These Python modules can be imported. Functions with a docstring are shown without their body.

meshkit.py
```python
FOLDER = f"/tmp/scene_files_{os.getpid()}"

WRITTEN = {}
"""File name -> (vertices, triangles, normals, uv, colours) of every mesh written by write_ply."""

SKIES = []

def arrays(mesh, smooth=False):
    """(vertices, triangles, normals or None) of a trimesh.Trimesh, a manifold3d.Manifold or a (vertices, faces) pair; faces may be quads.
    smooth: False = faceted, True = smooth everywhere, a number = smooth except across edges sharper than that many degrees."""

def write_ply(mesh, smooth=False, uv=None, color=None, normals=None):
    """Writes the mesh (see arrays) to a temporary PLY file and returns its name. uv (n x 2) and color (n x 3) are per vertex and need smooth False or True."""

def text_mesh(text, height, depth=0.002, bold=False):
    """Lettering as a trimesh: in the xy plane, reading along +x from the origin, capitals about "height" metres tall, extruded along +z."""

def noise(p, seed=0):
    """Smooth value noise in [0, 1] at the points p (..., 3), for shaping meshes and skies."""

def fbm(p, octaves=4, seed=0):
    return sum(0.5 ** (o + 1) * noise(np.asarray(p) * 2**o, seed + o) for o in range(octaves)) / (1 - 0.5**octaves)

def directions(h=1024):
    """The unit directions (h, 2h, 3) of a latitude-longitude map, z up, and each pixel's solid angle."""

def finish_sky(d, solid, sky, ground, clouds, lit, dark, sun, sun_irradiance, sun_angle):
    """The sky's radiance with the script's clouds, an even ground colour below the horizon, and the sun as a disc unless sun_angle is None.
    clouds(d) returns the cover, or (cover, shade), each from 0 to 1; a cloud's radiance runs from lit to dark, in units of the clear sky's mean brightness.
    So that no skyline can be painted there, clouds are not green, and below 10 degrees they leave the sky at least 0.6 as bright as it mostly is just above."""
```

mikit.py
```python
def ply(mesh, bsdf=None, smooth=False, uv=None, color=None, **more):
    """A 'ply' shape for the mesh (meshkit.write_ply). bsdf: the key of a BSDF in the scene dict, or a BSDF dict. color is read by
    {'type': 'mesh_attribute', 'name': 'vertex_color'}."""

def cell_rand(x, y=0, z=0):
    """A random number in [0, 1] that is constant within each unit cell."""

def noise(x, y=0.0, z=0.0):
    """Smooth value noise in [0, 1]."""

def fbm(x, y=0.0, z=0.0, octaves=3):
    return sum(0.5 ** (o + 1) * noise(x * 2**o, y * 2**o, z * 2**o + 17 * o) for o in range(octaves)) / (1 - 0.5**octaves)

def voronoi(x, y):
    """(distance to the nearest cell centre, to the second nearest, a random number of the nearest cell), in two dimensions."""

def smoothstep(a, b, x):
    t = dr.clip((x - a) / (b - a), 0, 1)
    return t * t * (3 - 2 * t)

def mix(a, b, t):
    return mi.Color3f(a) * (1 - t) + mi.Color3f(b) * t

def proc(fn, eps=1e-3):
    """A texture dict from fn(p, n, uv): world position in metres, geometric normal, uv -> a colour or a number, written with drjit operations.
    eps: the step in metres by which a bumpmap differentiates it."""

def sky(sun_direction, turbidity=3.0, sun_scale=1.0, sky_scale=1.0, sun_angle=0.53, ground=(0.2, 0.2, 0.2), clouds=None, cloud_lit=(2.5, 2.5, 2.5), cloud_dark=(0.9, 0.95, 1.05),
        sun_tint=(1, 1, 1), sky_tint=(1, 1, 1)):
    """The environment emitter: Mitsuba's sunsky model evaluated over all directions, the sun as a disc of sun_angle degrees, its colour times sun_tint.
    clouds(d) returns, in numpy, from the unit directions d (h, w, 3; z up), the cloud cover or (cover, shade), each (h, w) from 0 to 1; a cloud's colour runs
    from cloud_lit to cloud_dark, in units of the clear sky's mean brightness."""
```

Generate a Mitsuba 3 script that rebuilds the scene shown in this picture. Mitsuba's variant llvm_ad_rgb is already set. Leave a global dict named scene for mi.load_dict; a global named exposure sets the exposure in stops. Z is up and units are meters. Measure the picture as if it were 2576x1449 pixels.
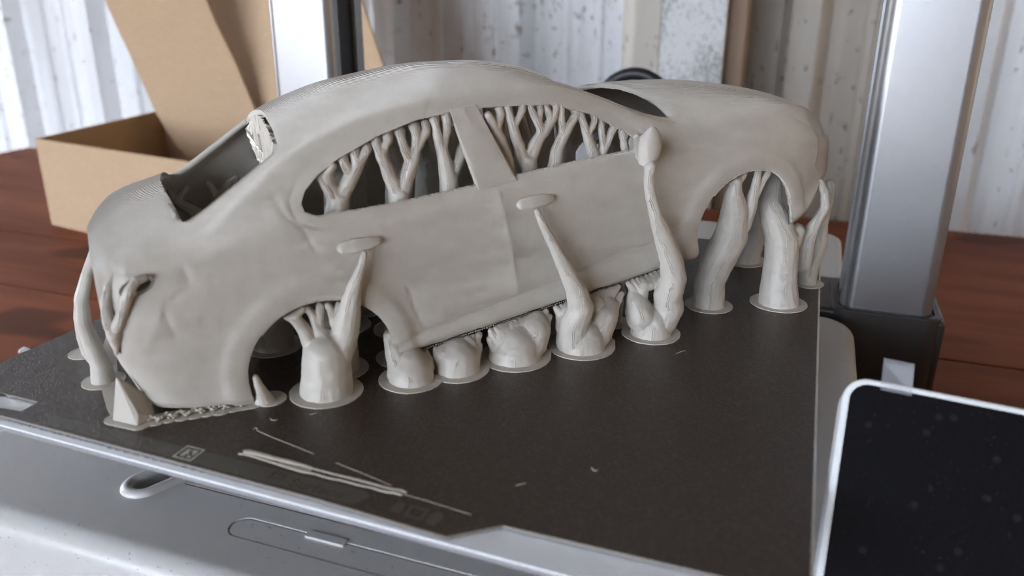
import math
import numpy as np
import trimesh
import shapely
from shapely.geometry import Polygon, Point, LineString, MultiPoint
from shapely.ops import unary_union
from scipy.interpolate import PchipInterpolator
import manifold3d as m3
import drjit as dr
import mitsuba as mi
import mikit
import meshkit
from mikit import proc, noise, fbm, voronoi, cell_rand, smoothstep, mix

T = mi.ScalarTransform4f
scene, labels = {}, {}
Z0 = 0.845            # height of the build plate's top above the floor; everything on the printer is modelled in mm from there


def W(p):
    """millimetres about the plate's front left corner -> metres of the room"""
    return np.asarray(p, float) * 0.001 + np.array([0, 0, Z0])


# ---------------------------------------------------------------- camera, sky, exposure
CAM = np.array([245.093, -148.860, 118.267])
FWD = np.array([-0.32294321, 0.88139687, -0.34474227])
UPV = np.array([-0.12378147, 0.32179528, 0.93868309])
scene['camera'] = {
    'type': 'thinlens', 'fov': math.degrees(2 * math.atan(1288 / 2019.9)), 'fov_axis': 'x',
    'aperture_radius': 0.00115, 'focus_distance': 0.305, 'near_clip': 0.02, 'far_clip': 200.0,
    'to_world': T().look_at(origin=W(CAM).tolist(), target=W(CAM + FWD * 100).tolist(), up=UPV.tolist())}


def overcast(d):
    n = meshkit.fbm(d * 2.2 + 5.0, 4)
    return 0.86 + 0.14 * n, 0.35 * n


scene['sky'] = mikit.sky([-0.75, -0.35, 0.55], turbidity=3.5, sun_scale=0.0, clouds=overcast, cloud_lit=(2.25, 2.45, 2.8), cloud_dark=(1.65, 1.85, 2.2), ground=(0.22, 0.2, 0.17))
exposure = 6.15


# ---------------------------------------------------------------- helpers
def obj(key, mesh, bsdf, smooth=False, **more):
    base, k, n = key, key, 0
    while k in scene or k in labels and k not in roots:
        n += 1
        k = '%s_%03d' % (base, n)
    scene[k] = mikit.ply(mesh, bsdf, smooth, **more)
    return k


roots = set()


def thing(name, label, cat, group=None, kind=None):
    k, n = name, 0
    while k in labels:
        n += 1
        k = '%s_%03d' % (name, n)
    labels[k] = {'label': label}
    if cat:
        labels[k]['category'] = cat
    if group:
        labels[k]['group'] = group
    if kind:
        labels[k]['kind'] = kind
    roots.add(k)
    return k


def structure(name, label):
    labels[name] = {'label': label, 'kind': 'structure'}
    roots.add(name)
    return name


def note(key, label=None, kind=None):
    labels[key] = {}
    if label:
        labels[key]['label'] = label
    if kind:
        labels[key]['kind'] = kind
    return key


def M(m):
    """manifold -> trimesh in metres"""
    k = m.to_mesh()
    return trimesh.Trimesh(W(k.vert_properties[:, :3]), k.tri_verts, process=False)


def man(v, f):
    return m3.Manifold(m3.Mesh(np.ascontiguousarray(v, np.float32), np.ascontiguousarray(f, np.uint32)))


def mm(mesh):
    mesh = mesh.copy()
    mesh.vertices = W(mesh.vertices)
    return mesh


def rbox(x0, x1, y0, y1, z0, z1, r=1.0, seg=16):
    """box with rounded edges (mm)"""
    s = m3.Manifold.sphere(r, seg)
    return m3.Manifold.batch_hull([s.translate((x, y, z)) for x in (x0 + r, x1 - r) for y in (y0 + r, y1 - r) for z in (z0 + r, z1 - r)])


def prism(poly, z0, z1):
    """shapely polygon (mm) extruded from z0 to z1"""
    polys = getattr(poly, 'geoms', [poly])
    out = []
    for g in polys:
        g = shapely.geometry.polygon.orient(g)
        cs = m3.CrossSection([np.array(g.exterior.coords)[:-1]] + [np.array(h.coords)[:-1] for h in g.interiors], m3.FillRule.EvenOdd)
        out.append(m3.Manifold.extrude(cs, z1 - z0).translate((0, 0, z0)))
    return m3.Manifold.batch_boolean(out, m3.OpType.Add) if len(out) > 1 else out[0]


def rrect(x0, x1, y0, y1, r, q=10):
    return shapely.geometry.box(x0 + r, y0 + r, x1 - r, y1 - r).buffer(r, quad_segs=q)


def inset(p, d):
    """closed convex outline (n, 2), counter-clockwise, moved inwards by d along mitred vertex normals"""
    e = np.roll(p, -1, 0) - p
    e /= np.linalg.norm(e, axis=1, keepdims=True)
    n = np.stack([-e[:, 1], e[:, 0]], 1)
    m = n + np.roll(n, 1, 0)
    return p + d * m / (1e-9 + (m * np.roll(n, 1, 0)).sum(1, keepdims=True))


def slab(poly, z0, z1, r=0.6, steps=6, r0=None):
    """convex prism with rounded upper and lower edges"""
    p = np.array(shapely.geometry.polygon.orient(poly).exterior.coords)[:-1]
    r0 = r if r0 is None else r0
    g = np.linspace(0, math.pi / 2, steps + 1)
    rows = [(r0 * (1 - math.sin(x)), z0 + r0 * (1 - math.cos(x))) for x in g] + [(r * (1 - math.cos(x)), z1 - r * (1 - math.sin(x))) for x in g]
    v, f = loft([np.column_stack([inset(p, d), np.full(len(p), z)]) for d, z in rows])
    m = man(v, f)
    return m if m.volume() > 0 else man(v, f[:, ::-1])


def loft(rings, close_ring=True, caps=True):
    """rings (n, m, 3) -> (v, f), faces looking outwards when the ring runs counter-clockwise seen against the loft direction"""
    R = np.asarray(rings, float)
    n, m = R.shape[:2]
    v = R.reshape(-1, 3)
    i, j = np.meshgrid(np.arange(n - 1), np.arange(m if close_ring else m - 1), indexing='ij')
    a, b = i * m + j, i * m + (j + 1) % m
    c, d = (i + 1) * m + (j + 1) % m, (i + 1) * m + j
    f = np.concatenate([np.stack([a, b, c], -1).reshape(-1, 3), np.stack([a, c, d], -1).reshape(-1, 3)])
    if caps:
        c0, c1 = len(v), len(v) + 1
        v = np.vstack([v, R[0].mean(0), R[-1].mean(0)])
        k = np.arange(m)
        f = np.vstack([f, np.stack([np.full(m, c0), (k + 1) % m, k], -1), np.stack([np.full(m, c1), (n - 1) * m + k, (n - 1) * m + (k + 1) % m], -1)])
    return v, f


def tube(points, r, sides=8, closed_ends=True):
    p = np.asarray(points, float)
    r = np.broadcast_to(r, (len(p),))
    t = np.gradient(p, axis=0)
    t /= np.linalg.norm(t, axis=1, keepdims=True) + 1e-12
    ref = np.array([0, 0, 1.0]) if abs(t[:, 2]).mean() < 0.8 else np.array([1.0, 0, 0])
    a = np.cross(t, ref)
    a /= np.linalg.norm(a, axis=1, keepdims=True) + 1e-12
    b = np.cross(t, a)
    g = np.arange(sides) * 2 * math.pi / sides
    R = p[:, None] + r[:, None, None] * (np.cos(g)[None, :, None] * a[:, None] + np.sin(g)[None, :, None] * b[:, None])
    v, f = loft(R, True, closed_ends)
    m = trimesh.Trimesh(v, f, process=False)
    if m.volume < 0:
        m.invert()
    return m


def ucar(a, w, h):
    """car frame (mm along the car from the rear axle, across, up) -> print frame u, v, z"""
    a, w, h = np.broadcast_arrays(np.asarray(a, float), np.asarray(w, float), np.asarray(h, float))
    return np.stack([111 + a * CT - h * ST, w, a * ST + h * CT], -1)


CT, ST = math.cos(math.radians(9.4)), math.sin(math.radians(9.4))


def xyz(uvz):
    """print frame (u along the plate's diagonal, v across it) -> plate mm"""
    p = np.asarray(uvz, float)
    k = math.sqrt(0.5)
    return np.stack([(p[..., 0] - p[..., 1]) * k, (p[..., 0] + p[..., 1]) * k, p[..., 2]], -1)


def car_xyz(a, w, h):
    return xyz(ucar(a, w, h))


# ---------------------------------------------------------------- materials
def principled(color, rough, spec=0.5, metallic=0.0, **k):
    c = color if isinstance(color, dict) else {'type': 'rgb', 'value': list(color)}
    return {'type': 'principled', 'base_color': c, 'roughness': rough, 'specular': spec, 'metallic': metallic, **k}


def two(b):
    return {'type': 'twosided', 'bsdf': b}


def bumped(b, fn, scale, eps):
    return {'type': 'bumpmap', 'arbitrary': proc(fn, eps), 'scale': scale, 'bsdf': b}


LAYER = 0.00024


def pla_bump(p, n, uv):
    z = (p.z - Z0) / LAYER
    nz = dr.abs(n.z)
    wob = (noise(p.x * 260, p.y * 260, dr.floor(z) * 0.7) - 0.5) * 0.35
    fz = z + wob
    fr = fz - dr.floor(fz)
    stair = dr.select(fr < 0.72, 0.5 - fr / 0.72, -0.5 + (fr - 0.72) / 0.28) * LAYER * nz
    bead = (0.25 - dr.square(fr - 0.5)) * LAYER * 0.16 * (1 - nz)
    band = (cell_rand(dr.floor(z), 3.0, 7.0) - 0.5) * 0.000022 * (1 - nz)
    grain = (fbm(p.x * 1600, p.y * 1600, p.z * 4200, 2) - 0.5) * 0.00003
    return stair + bead + band + grain


def pla_color(p, n, uv):
    g = fbm(p.x * 140, p.y * 140, p.z * 260, 2)
    return mix((0.372, 0.347, 0.306), (0.424, 0.396, 0.350), g)


scene['grey_plastic'] = two(bumped(principled(proc(pla_color), 0.42, 0.5), pla_bump, 1.0, 2.5e-5))
scene['grey_plastic_plain'] = two(principled((0.385, 0.355, 0.308), 0.45, 0.5))


def plate_bump(p, n, uv):
    q = fbm(p.x * 2500, p.y * 2500, 0.0, 2)
    r = noise(p.x * 520 + 9, p.y * 520, 0.0)
    return (smoothstep(0.32, 0.68, q) * 0.8 + r * 0.2) * 0.00012


def plate_color(p, n, uv):
    g = fbm(p.x * 18, p.y * 18, 0.0, 2)
    s = smoothstep(0.45, 0.75, fbm(p.x * 2500, p.y * 2500, 0.0, 2))
    return mix((0.029, 0.0205, 0.015), (0.037, 0.0265, 0.0195), g) + mi.Color3f(0.018, 0.0135, 0.0105) * s


scene['plate_coating'] = two(bumped(principled(proc(plate_color), 0.36, 0.55), plate_bump, 1.0, 7e-5))
scene['plate_print'] = two(bumped(principled((0.062, 0.058, 0.048), 0.40, 0.5), plate_bump, 1.0, 7e-5))
scene['plate_mark'] = two(bumped(principled((0.33, 0.33, 0.29), 0.5, 0.5), plate_bump, 0.6, 7e-5))
scene['steel_edge'] = two(principled((0.45, 0.42, 0.39), 0.35, 0.5, 0.9))
scene['bed_white'] = two(principled((0.70, 0.74, 0.79), 0.33, 0.5))
scene['bed_alloy'] = two(principled((0.24, 0.25, 0.265), 0.5, 0.4))
scene['bed_text'] = two(principled((0.30, 0.34, 0.42), 0.5, 0.4))


def shell_color(p, n, uv):
    g = smoothstep(0.80, 0.84, fbm(p.x * 1100, p.y * 1100, p.z * 1100, 2))
    return mix((0.45, 0.45, 0.445), (0.13, 0.13, 0.13), g * 0.8)


scene['printer_shell'] = two(principled(proc(shell_color), 0.32, 0.5))
scene['printer_dark'] = two(principled((0.030, 0.028, 0.027), 0.42, 0.45))


def alu_rough(p, n, uv):
    return 0.30 + 0.10 * noise(p.x * 3500, p.y * 3500, p.z * 3500)


scene['silver_profile'] = two({'type': 'principled', 'base_color': {'type': 'rgb', 'value': [0.30, 0.302, 0.31]}, 'metallic': 0.85, 'roughness': proc(alu_rough), 'specular': 0.5})
scene['slot_black'] = two(principled((0.012, 0.013, 0.018), 0.5, 0.4))
scene['screen_frame'] = two(principled((0.66, 0.69, 0.71), 0.30, 0.5))


def glass_color(p, n, uv):
    d, _, r = voronoi(p.x * 1500, (p.y + p.z) * 1100)
    dot = dr.select((r > 0.955) & (d < 0.11), mi.Float(0.10), mi.Float(0.0))
    d2, _, r2 = voronoi(p.x * 210 + 3.3, (p.y + p.z) * 150)
    blob = dr.select((r2 > 0.84) & (d2 < 0.20), mi.Float(0.007), mi.Float(0.0))
    return mi.Color3f(0.006, 0.0065, 0.0085) + mi.Color3f(1, 1, 0.95) * (dot + blob)


scene['screen_glass'] = two(principled(proc(glass_color), 0.12, 0.35))
scene['tape_haze'] = {'type': 'blendbsdf', 'weight': 0.26, 'a': {'type': 'thindielectric'}, 'b': two(principled((0.62, 0.64, 0.70), 0.3, 0.6))}



def wood_color(p, n, uv):
    pl = cell_rand(dr.floor((p.y - 0.0455) / 0.218), 1.0, 2.0)
    w = fbm(p.x * 4 + pl * 40, p.y * 22, p.z * 22, 4)
    g = noise(p.x * 14 + pl * 11, p.y * 260, p.z * 260)
    kn = smoothstep(0.66, 0.82, fbm(p.x * 9 + pl * 60, p.y * 22 + 3, 5.0, 3))
    c = mix((0.15, 0.043, 0.019), (0.24, 0.078, 0.036), smoothstep(0.25, 0.75, w))
    c = c * (0.92 + 0.14 * g) * (0.93 + 0.14 * pl)
    return mix(c, mi.Color3f(0.035, 0.014, 0.010), kn * 0.6)


def wood_bump(p, n, uv):
    return noise(p.x * 30, p.y * 400, p.z * 400) * 0.00006


scene['table_wood'] = two(bumped(principled(proc(wood_color), 0.6, 0.08), wood_bump, 1.0, 4e-4))


def card_color(p, n, uv):
    f = fbm(p.x * 260, p.y * 260, p.z * 700, 3)
    return mix((0.375, 0.262, 0.165), (0.455, 0.325, 0.21), f)


scene['cardboard'] = two(principled(proc(card_color), 0.85, 0.2))
scene['cardboard_edge'] = two(principled((0.30, 0.20, 0.12), 0.9, 0.2))


def tin_color(p, n, uv):
    big = fbm(p.x * 3.0, p.z * 1.2, 2.0, 4)
    streak = fbm(p.x * 34, p.z * 2.5, 7.0, 3)
    speck = smoothstep(0.66, 0.84, fbm(p.x * 160, p.z * 110, 1.0, 3)) * smoothstep(0.40, 0.66, big)
    c = mix((0.64, 0.65, 0.665), (0.52, 0.53, 0.54), smoothstep(0.45, 0.75, streak))
    c = mix(c, mi.Color3f(0.26, 0.25, 0.23), speck * 0.75)
    rust = smoothstep(0.76, 0.84, fbm(p.x * 130 + 40, p.z * 60, 3.0, 3))
    return mix(c, mi.Color3f(0.16, 0.12, 0.09), rust * 0.7)


def tin_shade_color(p, n, uv):
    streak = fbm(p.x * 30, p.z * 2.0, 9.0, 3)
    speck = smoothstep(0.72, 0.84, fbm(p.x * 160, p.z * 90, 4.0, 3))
    c = mix((0.46, 0.43, 0.38), (0.36, 0.33, 0.285), smoothstep(0.35, 0.7, streak))  # darker brownish base: the shade right of the post is painted into the colour
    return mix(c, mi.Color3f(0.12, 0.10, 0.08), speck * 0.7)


def post_color(p, n, uv):
    a = fbm(p.x * 560, p.z * 360, p.y * 560, 4)
    b = fbm(p.x * 18, p.z * 14, p.y * 18 + 4, 3)
    c = mix((0.56, 0.58, 0.58), (0.42, 0.44, 0.44), b)
    return mix(c, mi.Color3f(0.10, 0.10, 0.095), smoothstep(0.44, 0.66, a * 0.58 + b * 0.44) * 0.85)


scene['painted_tin'] = two(principled(proc(tin_color), 0.5, 0.4))
scene['shaded_tin'] = two(principled(proc(tin_shade_color), 0.6, 0.35))
scene['mottled_steel'] = two(principled(proc(post_color), 0.55, 0.4))
scene['brown_timber'] = two(principled((0.22, 0.155, 0.11), 0.75, 0.3))
scene['black_rubber'] = two(principled((0.012, 0.012, 0.014), 0.45, 0.4))
scene['concrete'] = two(principled((0.20, 0.18, 0.16), 0.85, 0.2))
scene['shed_ply'] = two(principled((0.36, 0.24, 0.14), 0.8, 0.2))
scene['shed_warm'] = two(principled((0.66, 0.47, 0.28), 0.8, 0.2))
scene['shed_roof'] = two(principled((0.17, 0.15, 0.13), 0.6, 0.3))


# ---------------------------------------------------------------- the shed
def box_m(x0, x1, y0, y1, z0, z1):
    m = trimesh.creation.box((x1 - x0, y1 - y0, z1 - z0))
    m.apply_translation(((x0 + x1) / 2, (y0 + y1) / 2, (z0 + z1) / 2))
    return m


ZF = 0.0
structure('floor', 'concrete shed floor')
scene['floor'] = mikit.ply(box_m(-3.2, 2.7, -3.7, 1.2, -0.1, 0.0), 'concrete')
structure('ceiling', 'shed roof lining')
scene['ceiling'] = mikit.ply(box_m(-3.2, 2.7, -3.7, 1.2, 2.6, 2.7), 'shed_roof')
structure('wall_right', 'timber lined right wall of the shed')
scene['wall_right'] = mikit.ply(box_m(2.6, 2.7, -3.7, 1.2, 0, 2.6), 'shed_warm')
structure('wall_front', 'timber lined front wall of the shed beside the open door')
scene['wall_front'] = mikit.ply(trimesh.util.concatenate([box_m(0.5, 2.6, -3.7, -3.6, 0, 2.6), box_m(-3.2, 0.5, -3.7, -3.6, 2.3, 2.6)]), 'shed_ply')
structure('wall_left', 'left wall of the shed with its open window bay')
scene['wall_left'] = mikit.ply(trimesh.util.concatenate([box_m(-3.2, -3.1, -3.7, 0.0, 0, 2.6), box_m(-3.2, -3.1, 0.0, 0.9, 0, 0.6), box_m(-3.2, -3.1, 0.0, 0.9, 2.3, 2.6), box_m(-3.2, -3.1, 0.9, 1.2, 0, 2.6)]), 'shed_ply')

structure('wall_back', 'white corrugated metal back wall of the shed')
PITCH, XR = 0.190, -0.125


def sheet_profile(k0, k1):
    """ribbed sheet from rib k0 to rib k1 (x, y); the ribs stand out towards the room"""
    pts = []
    for k in range(k0, k1):
        x = XR + PITCH * k
        for dx, dy in ((-0.058, 0), (-0.046, -0.027), (-0.014, -0.027), (0.0, 0.0), (0.036, 0.0), (0.040, -0.0045), (0.048, -0.0045), (0.052, 0.0), (0.082, 0.0), (0.086, -0.0045), (0.094, -0.0045), (0.098, 0.0)):
            pts.append((x + dx, 0.95 + dy))
    pts.append((XR + PITCH * k1 - 0.058, 0.95))
    return np.array(pts)


def sheet(k0, k1, lift, bsdf):
    p = sheet_profile(k0, k1)
    p[:, 1] -= lift
    if lift:
        p[0, 0] -= 0.010
    outline = np.vstack([p, p[::-1] + [0, 0.0016]])
    poly = Polygon(outline)
    m = trimesh.creation.extrude_polygon(poly, 2.6, engine='earcut')
    k = obj('wall_back__metal_sheet', m, bsdf)
    return k


for i, (a, b) in enumerate([(-13, -9), (-9, -5), (-5, -1), (-1, 1)]):
    sheet(a, b, 0.0018 * (i % 2), 'painted_tin')
note(sheet(1, 3, 0.0018, 'shaded_tin'), 'corrugated sheet right of the post with shade put into its brownish colour')
sheet(3, 7, 0.0, 'painted_tin')
sheet(7, 13, 0.0018, 'painted_tin')

# steel purlin standing before the wall, as a C section with its narrow flange to the room
t = thing('steel_post', 'pale mottled galvanised post standing against the corrugated wall behind the bonnet', 'post')
cs = Polygon([(85, 742), (151, 742), (151, 760), (148.5, 760), (148.5, 744.5), (87.5, 744.5), (87.5, 943.5), (148.5, 943.5), (148.5, 928), (151, 928), (151, 946), (85, 946)])
obj(t + '__flange_section', M(prism(cs, -845, 1750)), 'mottled_steel')
t = thing('timber_batten', 'brown timber batten fixed beside the mottled steel post', 'batten')
obj(t, M(rbox(151.6, 170.5, 762, 800, -845, 1750, 1.5, 8)), 'brown_timber')

# ---------------------------------------------------------------- the table
t = thing('table', 'reddish brown wooden plank table under the printer and the cardboard box', 'table')
TX0, TX1, TY0, TY1, TZ = -812, 1250, -480, 699.5, -95
edges = [TY0, -280.5, -62.5, 45.5, 263.5, 372.5, TY1]
gaps = {154.5: 0.3, 263.5: 0.9, 372.5: 1.2}
for y0, y1 in zip(edges[:-1], edges[1:]):
    g0, g1 = gaps.get(y0, 0.3), gaps.get(y1, 0.3)
    obj(t + '__plank', M(rbox(TX0, TX1, y0 + g0, y1 - g1, TZ - 24, TZ, 0.3, 8)), 'table_wood', 40)
for x in (TX0 + 60, TX1 - 60):
    for y in (TY0 + 60, TY1 - 60):
        obj(t + '__leg', M(rbox(x - 35, x + 35, y - 35, y + 35, -845, TZ - 24, 2, 8)), 'table_wood', 40)
obj(t + '__apron', M(rbox(TX0 + 40, TX1 - 40, TY1 - 70, TY1 - 50, TZ - 110, TZ - 24, 2, 8)), 'table_wood', 40)
obj(t + '__apron', M(rbox(TX0 + 40, TX1 - 40, TY0 + 50, TY0 + 70, TZ - 110, TZ - 24, 2, 8)), 'table_wood', 40)

# ---------------------------------------------------------------- open cardboard box behind the printer on the left
t = thing('cardboard_box', 'open brown cardboard box with its lid up behind the rear of the printed car', 'box')
TH = 3.0


def panel(pts, thick=TH):
    """flat polygon in space (plate mm, any order round the outline) thickened along its normal"""
    p = np.asarray(pts, float)
    c = p.mean(0)
    _, _, vt = np.linalg.svd(p - c)
    a, b, n = vt
    if np.dot(np.cross(a, b), n) < 0:
        b = -b
    q = np.stack([(p - c) @ a, (p - c) @ b], 1)
    m = prism(Polygon(q), -thick / 2, thick / 2)
    k = m.to_mesh()
    v = k.vert_properties[:, :3] @ np.stack([a, b, n]) + c
    return trimesh.Trimesh(W(v), k.tri_verts, process=False)


A, B = np.array([-433, 405.0]), np.array([-120, 352.0])          # front wall, left to right
C, D = np.array([-466, 600.0]), np.array([-153, 547.0])          # back wall
TOP = -12


def wallp(p, q, z0=TZ, z1=TOP, **k):
    return panel([(p[0], p[1], z0), (q[0], q[1], z0), (q[0], q[1], z1), (p[0], p[1], z1)], **k)


obj(t + '__side_wall', wallp(A, B), 'cardboard')
obj(t + '__side_wall', wallp(A, C), 'cardboard')
obj(t + '__side_wall', wallp(C, D), 'cardboard')
obj(t + '__side_wall', wallp(B, D), 'cardboard')
obj(t + '__bottom_panel', panel([(*A, TZ + 1.6), (*B, TZ + 1.6), (*D, TZ + 1.6), (*C, TZ + 1.6)]), 'cardboard')
# lid panel leaning back from the rear wall, and its curved side flap in front
lid = panel([(-466, 600, -12), (-153, 547, -12), (-148, 565, 45), (-196, 600, 130), (-240, 628, 215), (-545, 680, 215)])
k = obj(t + '__lid', lid, 'cardboard')
flap = [(-560, 170), (-506, 170), (-481.8, 109.1), (-457.9, 52.2), (-435.7, -4.3), (-421, -29.6), (-408, -46), (-390, -60), (-280, -60), (-303.1, 4.6), (-321.7, 52.2), (-339.1, 87.1), (-348.1, 110.1), (-366, 170)][1:]
pf = Polygon([(x, z) for x, z in flap]).buffer(-4).buffer(4)
mf = prism(pf, -1.3, 1.3).to_mesh()
v = mf.vert_properties[:, :3]
v = np.stack([v[:, 0], 560 - v[:, 2], v[:, 1]], 1)
fl = trimesh.Trimesh(W(v), mf.tri_verts, process=False)
obj(t + '__side_flap', fl, 'cardboard')
note(t + '__side_flap', 'tall bright side flap with a curved edge')

# black arched handle behind the bonnet
t = thing('arched_handle', 'black arched rubber handle showing just above the bonnet', 'handle')
g = np.linspace(0, math.pi, 25)
arc = [(121 - 26.5 * math.cos(x), 450, 36 + 27.5 * math.sin(x)) for x in g]
arc = [(94.5, 450, -95)] + arc + [(147.5, 450, -95)]
bar = tube(arc, 4.6, 14)
obj(t, mm(bar), 'black_rubber', 50)

# ---------------------------------------------------------------- the printer
t = thing('printer', 'open frame desktop printer with white base, silver columns and tilted screen', 'printer')
PR = t
SLOPE = lambda x: -5.5 - 0.0235 * x      # the bed's front edge
base = slab(rrect(-21, 277.8, -12, 254.8, 17, 20), -95.0, -31.0, 7.0, 14, 2.0)
oval = LineString([(102.2, 10.9), (210, 10.9)]).buffer(4.6, quad_segs=16)
ring = oval.difference(oval.buffer(-0.55))
base = base - prism(ring, -31.7, -30)
base = base - prism(oval.buffer(-0.55), -31.25, -30)
base = base - prism(shapely.geometry.box(70, 22.6, 215, 23.3), -31.8, -30)
slot = LineString([(58.6, 17.4), (64.5, 32)]).buffer(4.6, quad_segs=16)
base = base - prism(slot.buffer(-1.2), -40, -30)
base = base + (prism(shapely.geometry.box(122, 13.9, 134, 15.6).buffer(0.5), -31.3, -30.5))
obj(PR + '__base', M(base), 'printer_shell', 35)
# raised rim of the grip hole
rr = slot.buffer(0.6)
pts = np.array(rr.exterior.coords)[:-1]
n = len(pts)
ringp = np.vstack([pts, pts[:1]])
rim = tube(np.column_stack([ringp, np.full(len(ringp), -31.2)]), 2.0, 12, False)
obj(PR + '__grip_rim', mm(rim), 'printer_shell', 60)
obj(PR + '__base_rear', M(slab(rrect(-17, 274, 308, 414, 16, 20), -95.0, -31.5, 4.0, 10, 2.0)), 'printer_shell', 35)
obj(PR + '__cross_beam', M(rbox(-62, 318.5, 257.2, 310, -95, -29.2, 2.2, 12)), 'printer_dark', 40)
for s in (0, 1):
    mir = (lambda m: m) if s else (lambda m: m.mirror((1, 0, 0)).translate((257, 0, 0)))
    sock = slab(rrect(266.5, 316.5, 254.4, 305, 7), -95, -27.6, 0.8, 5) - prism(rrect(269.6, 313.6, 256.8, 299.6, 6.3), -29.2, -20)
    obj(PR + '__column_socket', M(mir(sock)), 'printer_dark', 35)
    prof = rrect(270.4, 312.2, 257.8, 298.4, 6.0, 12)
    slotp = shapely.geometry.box(269, 267.4, 276, 286.2)
    ck = PR + '__column' + ('_001' if s else '')
    obj(ck, M(mir(prism(prof.difference(slotp), -29.2, 430))), 'silver_profile', 30)
    obj(ck + '__channel', M(mir(prism(shapely.geometry.box(273.4, 267.6, 275.8, 286.0), -29.0, 429.5))), 'slot_black')
note(PR + '__column', 'silver column standing behind the boot of the car')
note(PR + '__column_001', 'silver column standing at the right, beside the plate')
obj(PR + '__gantry_beam', M(rbox(-70, 327, 262, 296, 432, 470, 4, 12)), 'silver_profile', 40)

# the heated bed: white plate, carrier and printed lettering
bedp = Polygon([(-1.2, SLOPE(-1.2)), (258.1, SLOPE(258.1)), (258.1, 257.7), (-1.2, 257.7)]).buffer(-3).buffer(3)
k = PR + '__heated_bed'
obj(k, M(slab(bedp, -1.75, -1.2, 0.2, 4)), 'bed_white', 35)
obj(k + '__alloy_plate', M(slab(bedp.buffer(-0.25), -3.3, -1.76, 0.2, 3)), 'bed_alloy', 35)
obj(PR + '__bed_carriage', M(rbox(70, 190, 40, 220, -29, -5.5, 3, 10)), 'printer_dark', 40)
for y in (60, 130, 200):
    obj(PR + '__bed_carriage__bed_post', M(rbox(118, 140, y - 10, y + 10, -7, -3.2, 1, 8)), 'printer_dark', 40)


def lettering(text, x, y, h, ang, z, depth=0.06, bold=False, sx=1.0):
    m = meshkit.text_mesh(text, h, depth, bold)
    m.apply_scale((sx, 1, 1))
    m.apply_transform(trimesh.transformations.rotation_matrix(math.radians(ang), (0, 0, 1)))
    m.apply_translation((x, y, z))
    return m


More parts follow.
